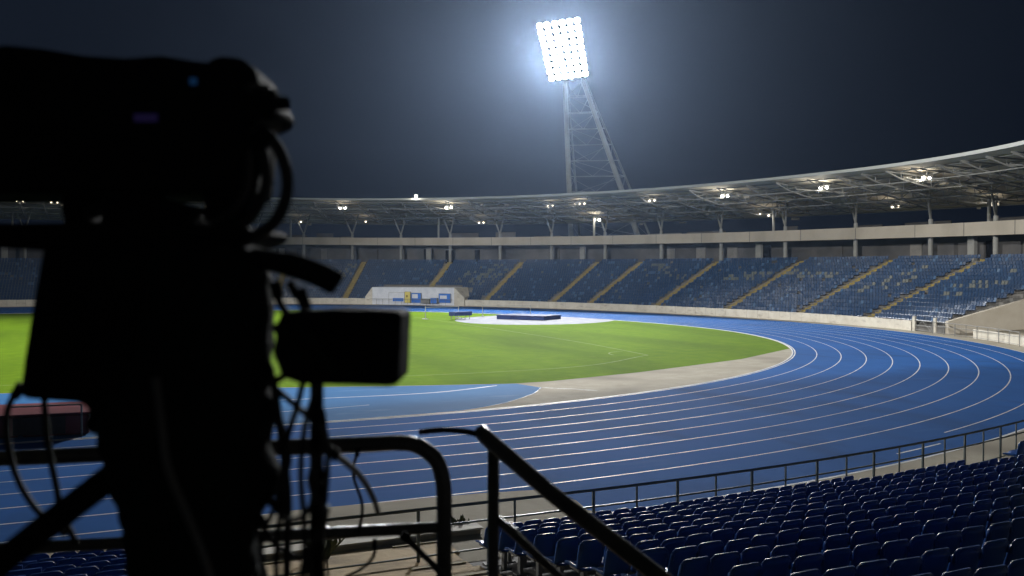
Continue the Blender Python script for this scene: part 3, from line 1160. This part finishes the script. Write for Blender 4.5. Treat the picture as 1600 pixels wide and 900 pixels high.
rm = thing('landing_mat', 'maroon high jump landing mat behind the television camera at the left edge', 'landing mat', (-13.2, -48.3, 0), -.10)
m = MB()
for k in range(4):
    m.box((-3.9 + k * 1.55 * 1.5 - .0, 0, .40), (2.2, 3.0, .74))
m.build('foam_block', M['mat_red'], rm, bevel=.08)
m = MB()
m.box((2.55, -1.52, .42), (1.7, .05, .62))
m.box((.3, -1.52, .42), (1.2, .05, .62))
m.build('dark_pocket', M['mat_dark'], rm)
m = MB()
m.box((-.4, 0, .82), (9.6, 3.1, .07))
m.build('top_sheet', M['mat_red'], rm, bevel=.02)
m = MB()
for x in (1.55, 3.95):
    m.tube([(x, -1.6, 0), (x, -1.6, 1.15)], .04, 6)
m.tube([(1.55, -1.6, 1.15), (3.95, -1.6, 1.15)], .035, 6)
m.build('cover_frame', M['steel_pale'], rm)

# scrubby weeds and litter on the apron beside the near rail
def weed(x, y, h, label):
    m = MB()
    for k in range(46):
        q = random.uniform(0, 2 * PI)
        l = h * random.uniform(.4, 1)
        lean = random.uniform(.1, .8)
        bx, by = x + random.uniform(-.12, .12), y + random.uniform(-.12, .12)
        tx, ty = bx + math.cos(q) * l * lean, by + math.sin(q) * l * lean
        ww = .02
        m.add([(bx - ww, by, 0), (bx + ww, by, 0), (tx + ww * 1.5, ty, l * .7), (tx, ty + .02, l), (tx - ww * 1.5, ty, l * .7)], [(0, 1, 2, 3, 4)])
    tag(m.build('weed_tuft', M['plants']), label, 'weed', 'weeds on the near apron')
weed(-4.6, -68.2, .7, 'tall scrubby weed growing behind the guard rail near the hanging cables')
weed(-1.2, -67.2, .3, 'small weed on the pale apron between the two foreground handrails')
weed(5.3, -68.4, .25, 'low weed on the apron right of the sloping handrail')
weed(21.5, -66.0, .35, 'dry weed at the apron by the far right part of the near railing')
# ------------------------------------------------------------------ floodlight mast
D0 = 183.0
def wp(px, py, dist):
    """world point seen at a pixel at a horizontal distance: used to take measurements of the mast and the camera rig"""
    u_ = (px - 800) / FPX
    v_ = -(py - 450) / FPX
    f_ = math.cos(PIT) + v_ * math.sin(PIT)
    z_ = -math.sin(PIT) + v_ * math.cos(PIT)
    t_ = dist / f_
    return Vector((CX + dist * math.sin(YAW) + t_ * u_ * math.cos(YAW), CY + dist * math.cos(YAW) - t_ * u_ * math.sin(YAW), CZ + t_ * z_))
tw = thing('floodlight_mast', 'leaning lattice floodlight mast with a blazing lamp panel behind the grandstand roof', 'floodlight mast', wp(940, 471, 196))
toff = -Vector(tw.location)
TL, TRR, BR, BL = (wp(843, 41, 181.5), wp(902, 32, 181.5), wp(914, 115, 183.5), wp(862, 122, 183.5))
NXL, NYL = 6, 9
nrm = (TRR - TL).cross(BL - TL).normalized()
if nrm.y > 0:
    nrm = -nrm
pan = MB()
ctr = (TL + TRR + BR + BL) / 4 + toff
def bil(s, t):
    return (TL * (1 - s) + TRR * s) * (1 - t) + (BL * (1 - s) + BR * s) * t + toff
for t in range(NYL):
    pan.tube([bil(-.08, t / (NYL - 1)) - nrm * .35, bil(1.08, t / (NYL - 1)) - nrm * .35], .09, 6)
for s in range(NXL):
    pan.tube([bil(s / (NXL - 1), -.05) - nrm * .5, bil(s / (NXL - 1), 1.05) - nrm * .5], .10, 6)
head = pan.build('lamp_panel', M['tower'], tw)
for t in range(NYL):
    for s in range(NXL):
        c = bil(s / (NXL - 1) + random.uniform(-.01, .01), t / (NYL - 1))
        h = MB()
        ax = nrm
        e1 = (TRR - TL).normalized()
        e2 = ax.cross(e1).normalized()
        rr = .60
        ringf = [c + (e1 * math.cos(2 * PI * k / 12) + e2 * math.sin(2 * PI * k / 12)) * rr for k in range(12)]
        ringb = [c - ax * .4 + (e1 * math.cos(2 * PI * k / 12) + e2 * math.sin(2 * PI * k / 12)) * rr * .5 for k in range(12)]
        ringo = [c + (e1 * math.cos(2 * PI * k / 12) + e2 * math.sin(2 * PI * k / 12)) * (rr - .05) + ax * .03 for k in range(12)]
        h.add(ringf + ringb, [(k, (k + 1) % 12, 12 + (k + 1) % 12, 12 + k) for k in range(12)] + [tuple(range(12, 24))], 0)
        h.add(ringo, [tuple(range(12))], 1)
        h.build('lamp', [M['steel'], M['lens_dim'] if s < 2 or random.random() < .2 else M['lens']], head)
# legs
def leg(name, p, q, r0, r1):
    m = MB()
    m.tube([p + toff, q + toff], [r0, r1], 8)
    m.build(name, M['tower'], tw)
A0_, A1_ = wp(883, 128, 184.5), wp(895, 440, 193)
B0_, B1_ = wp(911, 126, 184.5), wp(1022, 440, 193)
C0_, C1_ = wp(886, 124, 186.5), wp(912, 440, 202)
D0_, D1_ = wp(913, 122, 186.5), wp(1045, 440, 202)
leg('leg', A0_, A1_, .52, .60)
leg('leg', B0_, B1_, .48, .64)
leg('leg', C0_, C1_, .20, .26)
leg('leg', D0_, D1_, .20, .26)
m = MB()
def at(p, q, t):
    return p.lerp(q, t) + toff
N = 13
for i in range(N + 1):
    t = (i / N) ** 1.0
    for (p, q) in (((A0_, A1_), (B0_, B1_)), ((C0_, C1_), (D0_, D1_)), ((A0_, A1_), (C0_, C1_)), ((B0_, B1_), (D0_, D1_))):
        m.tube([at(*p, t), at(*q, t)], .075, 5)
        if i < N:
            t2 = (i + 1) / N
            if p[0] == A0_ and q[0] == B0_:
                mid = (at(*p, t2) + at(*q, t2)) / 2
                m.tube([at(*p, t), mid], .045, 4)
                m.tube([at(*q, t), mid], .045, 4)
            else:
                m.tube([at(*p, t), at(*q, t2)] if i % 2 else [at(*q, t), at(*p, t2)], .045, 4)
m.build('lattice', M['tower'], tw)
m = MB()
m.tube([bil(.5, 1.05) - nrm * .5, (A0_ + B0_) / 2 + toff], .35, 8)
m.tube([bil(.3, .5) - nrm * .6, at(A0_, A1_, 0)], .25, 8)
m.tube([bil(.8, .5) - nrm * .6, at(B0_, B1_, 0)], .25, 8)
m.build('head_bracket', M['tower'], tw)

# ------------------------------------------------------------------ camera platform and guard rails
LOC = (CX, CY, 4.3)
def lp(px, py, d):
    """point measured from the photograph at depth d, in the rig's own frame (x right, y forward, z up, origin at the platform)"""
    p = wp(px, py, d) - Vector(LOC)
    return Vector((p.x * math.cos(YAW) - p.y * math.sin(YAW), p.x * math.sin(YAW) + p.y * math.cos(YAW), p.z))
def rig(name, label, cat, group=None):
    return thing(name, label, cat, LOC, -YAW, group)
pf_ = rig('camera_platform', 'raised platform under the television camera', 'platform')
m = MB()
m.box((-.4, 1.2, -.08), (4.6, 3.4, .12))
m.build('deck', M['mat_dark'], pf_)
m = MB()
for x in (-2.5, 1.7):
    for yv in (-.3, 2.7):
        m.box((x, yv, -1.3), (.1, .1, 2.3))
m.build('legs', M['rail_black'], pf_)
# guard rail: bent top tube, lower rail, posts
gd = rig('guard_rail', 'thick black bent tube guard rail running behind the television camera', 'guard rail')
m = MB()
tp = [lp(-260, 722, 2.72), lp(0, 716, 2.72), lp(300, 704, 2.72), lp(560, 695, 2.72), lp(622, 692, 2.72), lp(654, 697, 2.72), lp(680, 717, 2.72), lp(691, 745, 2.72), lp(694, 790, 2.72), lp(694, 920, 2.72), lp(694, 1270, 2.72)]
m.tube(curve(tp, 5), .0235, 14)
m.build('top_tube', M['rail_black'], gd, smooth=True)
m = MB()
m.tube([lp(-260, 870, 2.72), lp(200, 848, 2.72), lp(694, 824, 2.72)], .0185, 12)
m.build('lower_tube', M['rail_black'], gd, smooth=True)
m = MB()
m.tube([lp(-180, 720, 2.72), lp(-180, 1300, 2.72)], .023, 12)
m.build('post', M['rail_black'], gd, smooth=True)
hr = rig('stair_handrail', 'dark sloping stair handrail with an upright post between the guard rail and the seats', 'handrail')
m = MB()
m.tube([lp(750, 672, 2.86), lp(760, 684, 2.84), lp(860, 770, 2.70), lp(1035, 905, 2.5), lp(1150, 990, 2.4)], [.024, .0245, .0245, .0245, .0245], 14)
m.build('top_tube', M['rail_black'], hr, smooth=True)
m = MB()
m.tube([lp(771, 700, 2.86), lp(770, 1240, 2.86)], .0185, 12)
m.build('post', M['rail_black'], hr, smooth=True)
m = MB()
m.tube([lp(772, 806, 2.86), lp(800, 832, 2.84), lp(892, 918, 2.72), lp(960, 985, 2.6)], .013, 10)
m.tube([lp(793, 818, 2.86), lp(815, 840, 2.84), lp(875, 905, 2.75)], .010, 10)
m.build('lower_tube', M['rail_black'], hr, smooth=True)
st = rig('strap', 'thin dark strap from the handrail end toward the guard rail', 'strap')
m = MB()
m.tube(curve([lp(656, 675, 2.75), lp(690, 672, 2.78), lp(725, 674, 2.82), lp(752, 680, 2.86)], 5), .009, 8)
m.build('webbing', M['black_cloth'], st)

# ------------------------------------------------------------------ television camera and tripod
def extrude(poly, d0, d1, taper=.0):
    """solid whose front and back outlines follow poly (pixels measured at d0), with true thickness d1-d0"""
    m = MB()
    n = len(poly)
    f = [lp(x, y, d0) for x, y in poly]
    b = [Vector((p.x, p.y + (d1 - d0), p.z)) for p in f]
    m.add(f + b, [tuple(range(n)), tuple(range(n, 2 * n))[::-1]] + [(k, n + k, n + (k + 1) % n, (k + 1) % n) for k in range(n)])
    return m
tv = rig('television_camera', 'black broadcast television camera under a cover filling the upper left', 'television camera')
b1 = extrude([(-190, 80), (6, 68), (60, 73), (125, 84), (190, 88), (248, 84), (300, 93), (335, 96), (366, 112), (374, 150), (370, 230), (362, 300), (-190, 300)], 1.38, 1.62)
body = b1.build('camera_body', M['black_cloth'], tv, bevel=.012)
m = MB()
c = lp(302, 127, 1.375)
m.box(c, (.010, .004, .010))
m.build('indicator_lamp', M['led_blue'], body)
m = MB()
c = lp(228, 184, 1.376)
m.box(c, (.035, .003, .012))
m.build('reflection_strip', M['reflection_violet'], body)
m = extrude([(322, 92), (345, 86), (378, 90), (398, 108), (404, 132), (420, 150), (430, 166), (424, 182), (402, 190), (380, 205), (362, 190), (340, 150)], 1.42, 1.56)
rear = m.build('rear_adaptor', M['black'], tv, bevel=.008)
for (x, y, r, mm) in ((417, 160, .014, 'black'), (398, 148, .012, 'black'), (404, 196, .012, 'metal'), (392, 208, .009, 'metal'), (386, 138, .010, 'metal')):
    m = MB()
    c = lp(x, y, 1.41)
    m.tube([c, c + Vector((.022, .03, .004))], r * .8, 12)
    m.build('connector', M[mm], rear)
m = extrude([(374, 200), (396, 198), (408, 214), (408, 250), (398, 300), (382, 340), (350, 366), (340, 340), (366, 300)], 1.44, 1.50)
m.build('side_bracket', M['plastic_cover'], tv, bevel=.006)
m = extrude([(-190, 349), (60, 348), (240, 346), (330, 352), (380, 352), (392, 360), (384, 374), (330, 392), (60, 392), (-190, 376)], 1.36, 1.60)
m.build('mounting_plate', M['black'], tv, bevel=.006)
m = extrude([(98, 296), (150, 296), (146, 312), (134, 318), (128, 335), (142, 352), (100, 352), (94, 325)], 1.42, 1.54)
m.build('clamp', M['black'], tv, bevel=.004)
m = extrude([(172, 320), (192, 312), (196, 298), (218, 298), (222, 322), (246, 352), (150, 352)], 1.40, 1.52)
m.build('clamp', M['black'], tv, bevel=.004)
m = MB()
c = lp(284, 340, 1.45)
m.tube([c - Vector((0, .05, 0)), c + Vector((0, .08, 0))], .023, 16)
m.build('knob', M['black'], tv, smooth=False)
m = extrude([(318, 298), (372, 298), (362, 330), (330, 352), (316, 340)], 1.44, 1.52)
m.build('clamp', M['black'], tv, bevel=.004)

# cables looping at the back of the camera
def cable(label, pts, r, d=1.38, material='cable', drift=.0):
    n = len(pts)
    o = rig('cable', label, 'cable', 'cables of the television camera')
    m = MB()
    m.tube(curve([lp(x, y, (d[i] if isinstance(d, (list, tuple)) else d + drift * i / n)) for i, (x, y) in enumerate(pts)], 6), r, 8)
    m.build('sheath', M[material], o, smooth=True)
    m = MB()
    q = lp(pts[0][0], pts[0][1], d[0] if isinstance(d, (list, tuple)) else d)
    q2 = lp(pts[1][0], pts[1][1], d[0] if isinstance(d, (list, tuple)) else d)
    m.tube([q, q + (q2 - q).normalized() * .025], r * 1.5, 10)
    m.build('plug', M['black'], o)
cable('thick black cable making the outermost loop at the back of the television camera', [(404, 205), (432, 228), (448, 270), (446, 312), (424, 352), (380, 374), (330, 380)], .0095)
cable('black cable making the middle loop behind the television camera', [(396, 212), (412, 240), (416, 280), (406, 320), (380, 352), (340, 372)], .0075, 1.40)
cable('thin black cable making the innermost loop against the camera bracket', [(378, 210), (386, 250), (382, 296), (362, 330), (330, 350)], .0075, 1.42)
cable('black cable hanging in a long arc at the far left below the camera', [(34, 600), (12, 640), (12, 690), (26, 745), (52, 790), (78, 815), (104, 836)], .0055, 1.45)
cable('black cable hanging beside the long arc at the left, touching the maroon mat', [(70, 590), (70, 640), (76, 700), (88, 760), (96, 800), (120, 850)], .0055, 1.45)
cable('grey cable running down the front of the wrapped tripod column', [(240, 560), (252, 660), (262, 730), (290, 800), (318, 870), (345, 960)], .0055, 1.19, 'cable_grey')
cable('black cable dropping straight beside the monitor pole on its left', [(470, 450), (484, 490), (480, 560), (468, 620), (446, 700), (440, 780), (432, 880), (436, 960)], .0048, 1.35)
cable('black cable looping from the grip over the monitor and down the pole', [(452, 440), (470, 475), (490, 520), (500, 580), (478, 660), (470, 740), (476, 830), (470, 960)], .0045, 1.34)
cable('thin black cable slanting from the column to the pole below the monitor', [(405, 580), (440, 615), (470, 640), (496, 660)], .0052, 1.36)
cable('thin black cable trailing away to the right below the guard rail top tube', [(508, 700), (540, 722), (566, 748), (584, 780), (590, 800)], .0062, [1.4, 1.6, 1.8, 2.0, 2.1])
cable('thin black cable curling down at the bottom left of the pole', [(420, 620), (440, 660), (452, 720), (430, 790), (408, 850), (420, 940)], .0042, 1.37)
cable('thin black cable hanging below the lower guard rail beside the pole', [(586, 842), (584, 868), (566, 888), (540, 902)], .0045, 2.5)
cable('thin black cable on the right side of the pole reaching the floor', [(500, 640), (512, 700), (508, 780), (500, 850), (510, 960)], .0045, 1.36)
cable('short black strap hanging from the lower guard rail tube toward the post', [(628, 834), (650, 856), (676, 882), (700, 910)], .009, 2.66)
cable('black cable looping low between the tripod column and the pole', [(420, 780), (450, 812), (480, 800), (492, 760), (486, 700)], .0042, 1.33)

cable('black cable bunched against the right side of the wrapped column', [(410, 560), (428, 600), (436, 660), (446, 730), (450, 800), (446, 960)], .0065, 1.36)
cable('short black cable crossing from the monitor bracket to the column', [(470, 560), (440, 590), (416, 600), (400, 640)], .0055, 1.35)
cable('black cable twisting round the lower part of the monitor pole', [(488, 640), (506, 690), (484, 750), (506, 810), (482, 870), (500, 960)], .0048, 1.345)
cable('thin black cable dangling from the guard rail beside the weed', [(560, 700), (552, 740), (566, 790), (560, 835)], .0045, 2.69)
cable('black cable sagging behind the pole at the height of the lower guard rail', [(400, 800), (430, 850), (470, 870), (500, 840), (512, 790)], .0048, 1.38)
cable('thick black cable drooping from the grip toward the monitor top', [(430, 440), (436, 470), (452, 492), (470, 500)], .006, 1.34)

# grip handle
gp = rig('pan_handle', 'black rubber pan handle pointing right below the television camera', 'handle')
m = MB()
m.tube(curve([lp(300, 372, 1.40), lp(372, 396, 1.37), lp(400, 400, 1.36)], 5), .010, 12)
m.build('rod', M['black'], gp, smooth=True)
m = MB()
m.tube(curve([lp(372, 396, 1.37), lp(410, 406, 1.36), lp(450, 413, 1.35), lp(490, 426, 1.34), lp(520, 440, 1.33), lp(530, 446, 1.33)], 4),
       [.012] * 3 + [.0165] * 5 + [.0185] * 10 + [.017] * 2 + [.008], 16)
m.build('grip', M['black'], gp, smooth=True)

# monitor
mo = rig('monitor', 'black camera monitor sticking out to the right of the tripod over the green pitch', 'monitor')
m = extrude([(440, 488), (520, 483), (614, 486), (625, 488), (628, 494), (623, 596), (618, 602), (606, 604), (470, 600), (440, 590), (430, 560), (430, 510)], 1.30, 1.42)
mb_ = m.build('housing', M['black'], mo, bevel=.003)
m = extrude([(520, 495), (612, 498), (610, 590), (522, 590)], 1.292, 1.299)
m.build('side_panel', M['black'], mo, bevel=.003)
m = MB()
c = lp(468, 545, 1.29)
m.tube([c, c + Vector((0, -.03, 0))], .030, 16)
m.tube([c + Vector((-.03, -.01, .03)), c + Vector((.02, -.05, .02)), c + Vector((.05, -.02, -.03))], .008, 8)
m.build('bracket', M['plastic_cover'], mo)
po = rig('monitor_pole', 'slim vertical black pole carrying the monitor, wound with cables', 'pole')
m = MB()
m.tube([lp(495, 598, 1.36), lp(494, 1900, 1.36)], .0105, 12)
m.build('tube', M['black'], po, smooth=True)
for yv in (640, 735, 850):
    m = MB()
    m.tube([lp(495, yv, 1.36), lp(495, yv + 12, 1.36)], .0125, 12)
    m.build('clamp', M['black'], po)

# tripod: control box, wrapped column, legs and pan bar
tr = rig('tripod', 'black wrapped camera tripod column with a boxy head and slanting leg', 'tripod')
m = extrude([(64, 384), (300, 384), (330, 500), (320, 655), (140, 655), (128, 632), (26, 624), (34, 560), (50, 460)], 1.34, 1.56)
m.build('control_box', M['black_cloth'], tr, bevel=.014)
prof = [(384, 262, 398), (430, 240, 418), (480, 236, 424), (540, 226, 422), (590, 205, 416), (622, 178, 432), (655, 162, 428), (700, 168, 418), (742, 176, 438), (775, 190, 432), (805, 202, 404), (850, 210, 396), (890, 216, 400), (930, 210, 424), (1050, 190, 440), (1300, 170, 450), (1900, 170, 450)]
m = MB()
SEG = 40
vs = []
ys = []
rows_ = []
for i in range(len(prof) - 1):
    for k in range(6):
        t = k / 6
        rows_.append(tuple(lerp(prof[i][j], prof[i + 1][j], t) for j in range(3)))
rows_.append(prof[-1])
for ri, (yv, xl, xr) in enumerate(rows_):
    l_, r_2 = lp(xl, yv, 1.38), lp(xr, yv, 1.38)
    c = (l_ + r_2) / 2
    hw = (r_2 - l_).length / 2
    for k in range(SEG):
        q = 2 * PI * k / SEG
        fold = 1 + .06 * math.sin(5 * q + ri * .22) * abs(math.sin(q)) + .035 * math.sin(11 * q - ri * .5) + .03 * math.sin(ri * 1.1 + q * 2)
        vs.append(c + Vector((hw * math.cos(q) * (1 + .25 * (fold - 1)), .12 * math.sin(q) * fold, 0)))
fs = []
for i in range(len(rows_) - 1):
    for k in range(SEG):
        k2 = (k + 1) % SEG
        fs.append((i * SEG + k, (i + 1) * SEG + k, (i + 1) * SEG + k2, i * SEG + k2))
fs.append(tuple(range(SEG)))
m.add(vs, fs)
m.build('wrapped_column', M['plastic_cover'], tr, smooth=True)
m = MB()
m.tube([lp(-70, 935, 1.30), lp(60, 832, 1.32), lp(180, 740, 1.36), lp(260, 690, 1.38)], [.020, .020, .021, .022], 14)
m.build('leg', M['black'], tr, smooth=True)
m = MB()
m.tube([lp(150, 645, 1.38), lp(200, 662, 1.38)], .030, 14)
m.build('tilt_knob', M['black'], tr)

# ------------------------------------------------------------------ haze
hz = MB()
hz.box((0, 0, 39), (860, 860, 80))
ho = hz.build('haze', [])
hm = bpy.data.materials.new('haze')
hm.use_nodes = True
n = hm.node_tree
n.nodes.clear()
out = n.nodes.new('ShaderNodeOutputMaterial')
pvn = n.nodes.new('ShaderNodeVolumePrincipled')
pvn.inputs['Color'].default_value = (.50, .68, 1, 1)
pvn.inputs['Density'].default_value = .000125
pvn.inputs['Anisotropy'].default_value = .78
n.links.new(pvn.outputs[0], out.inputs['Volume'])
ho.data.materials.append(hm)
tag(ho, 'thin night haze glowing in the floodlights', None, None, 'stuff')
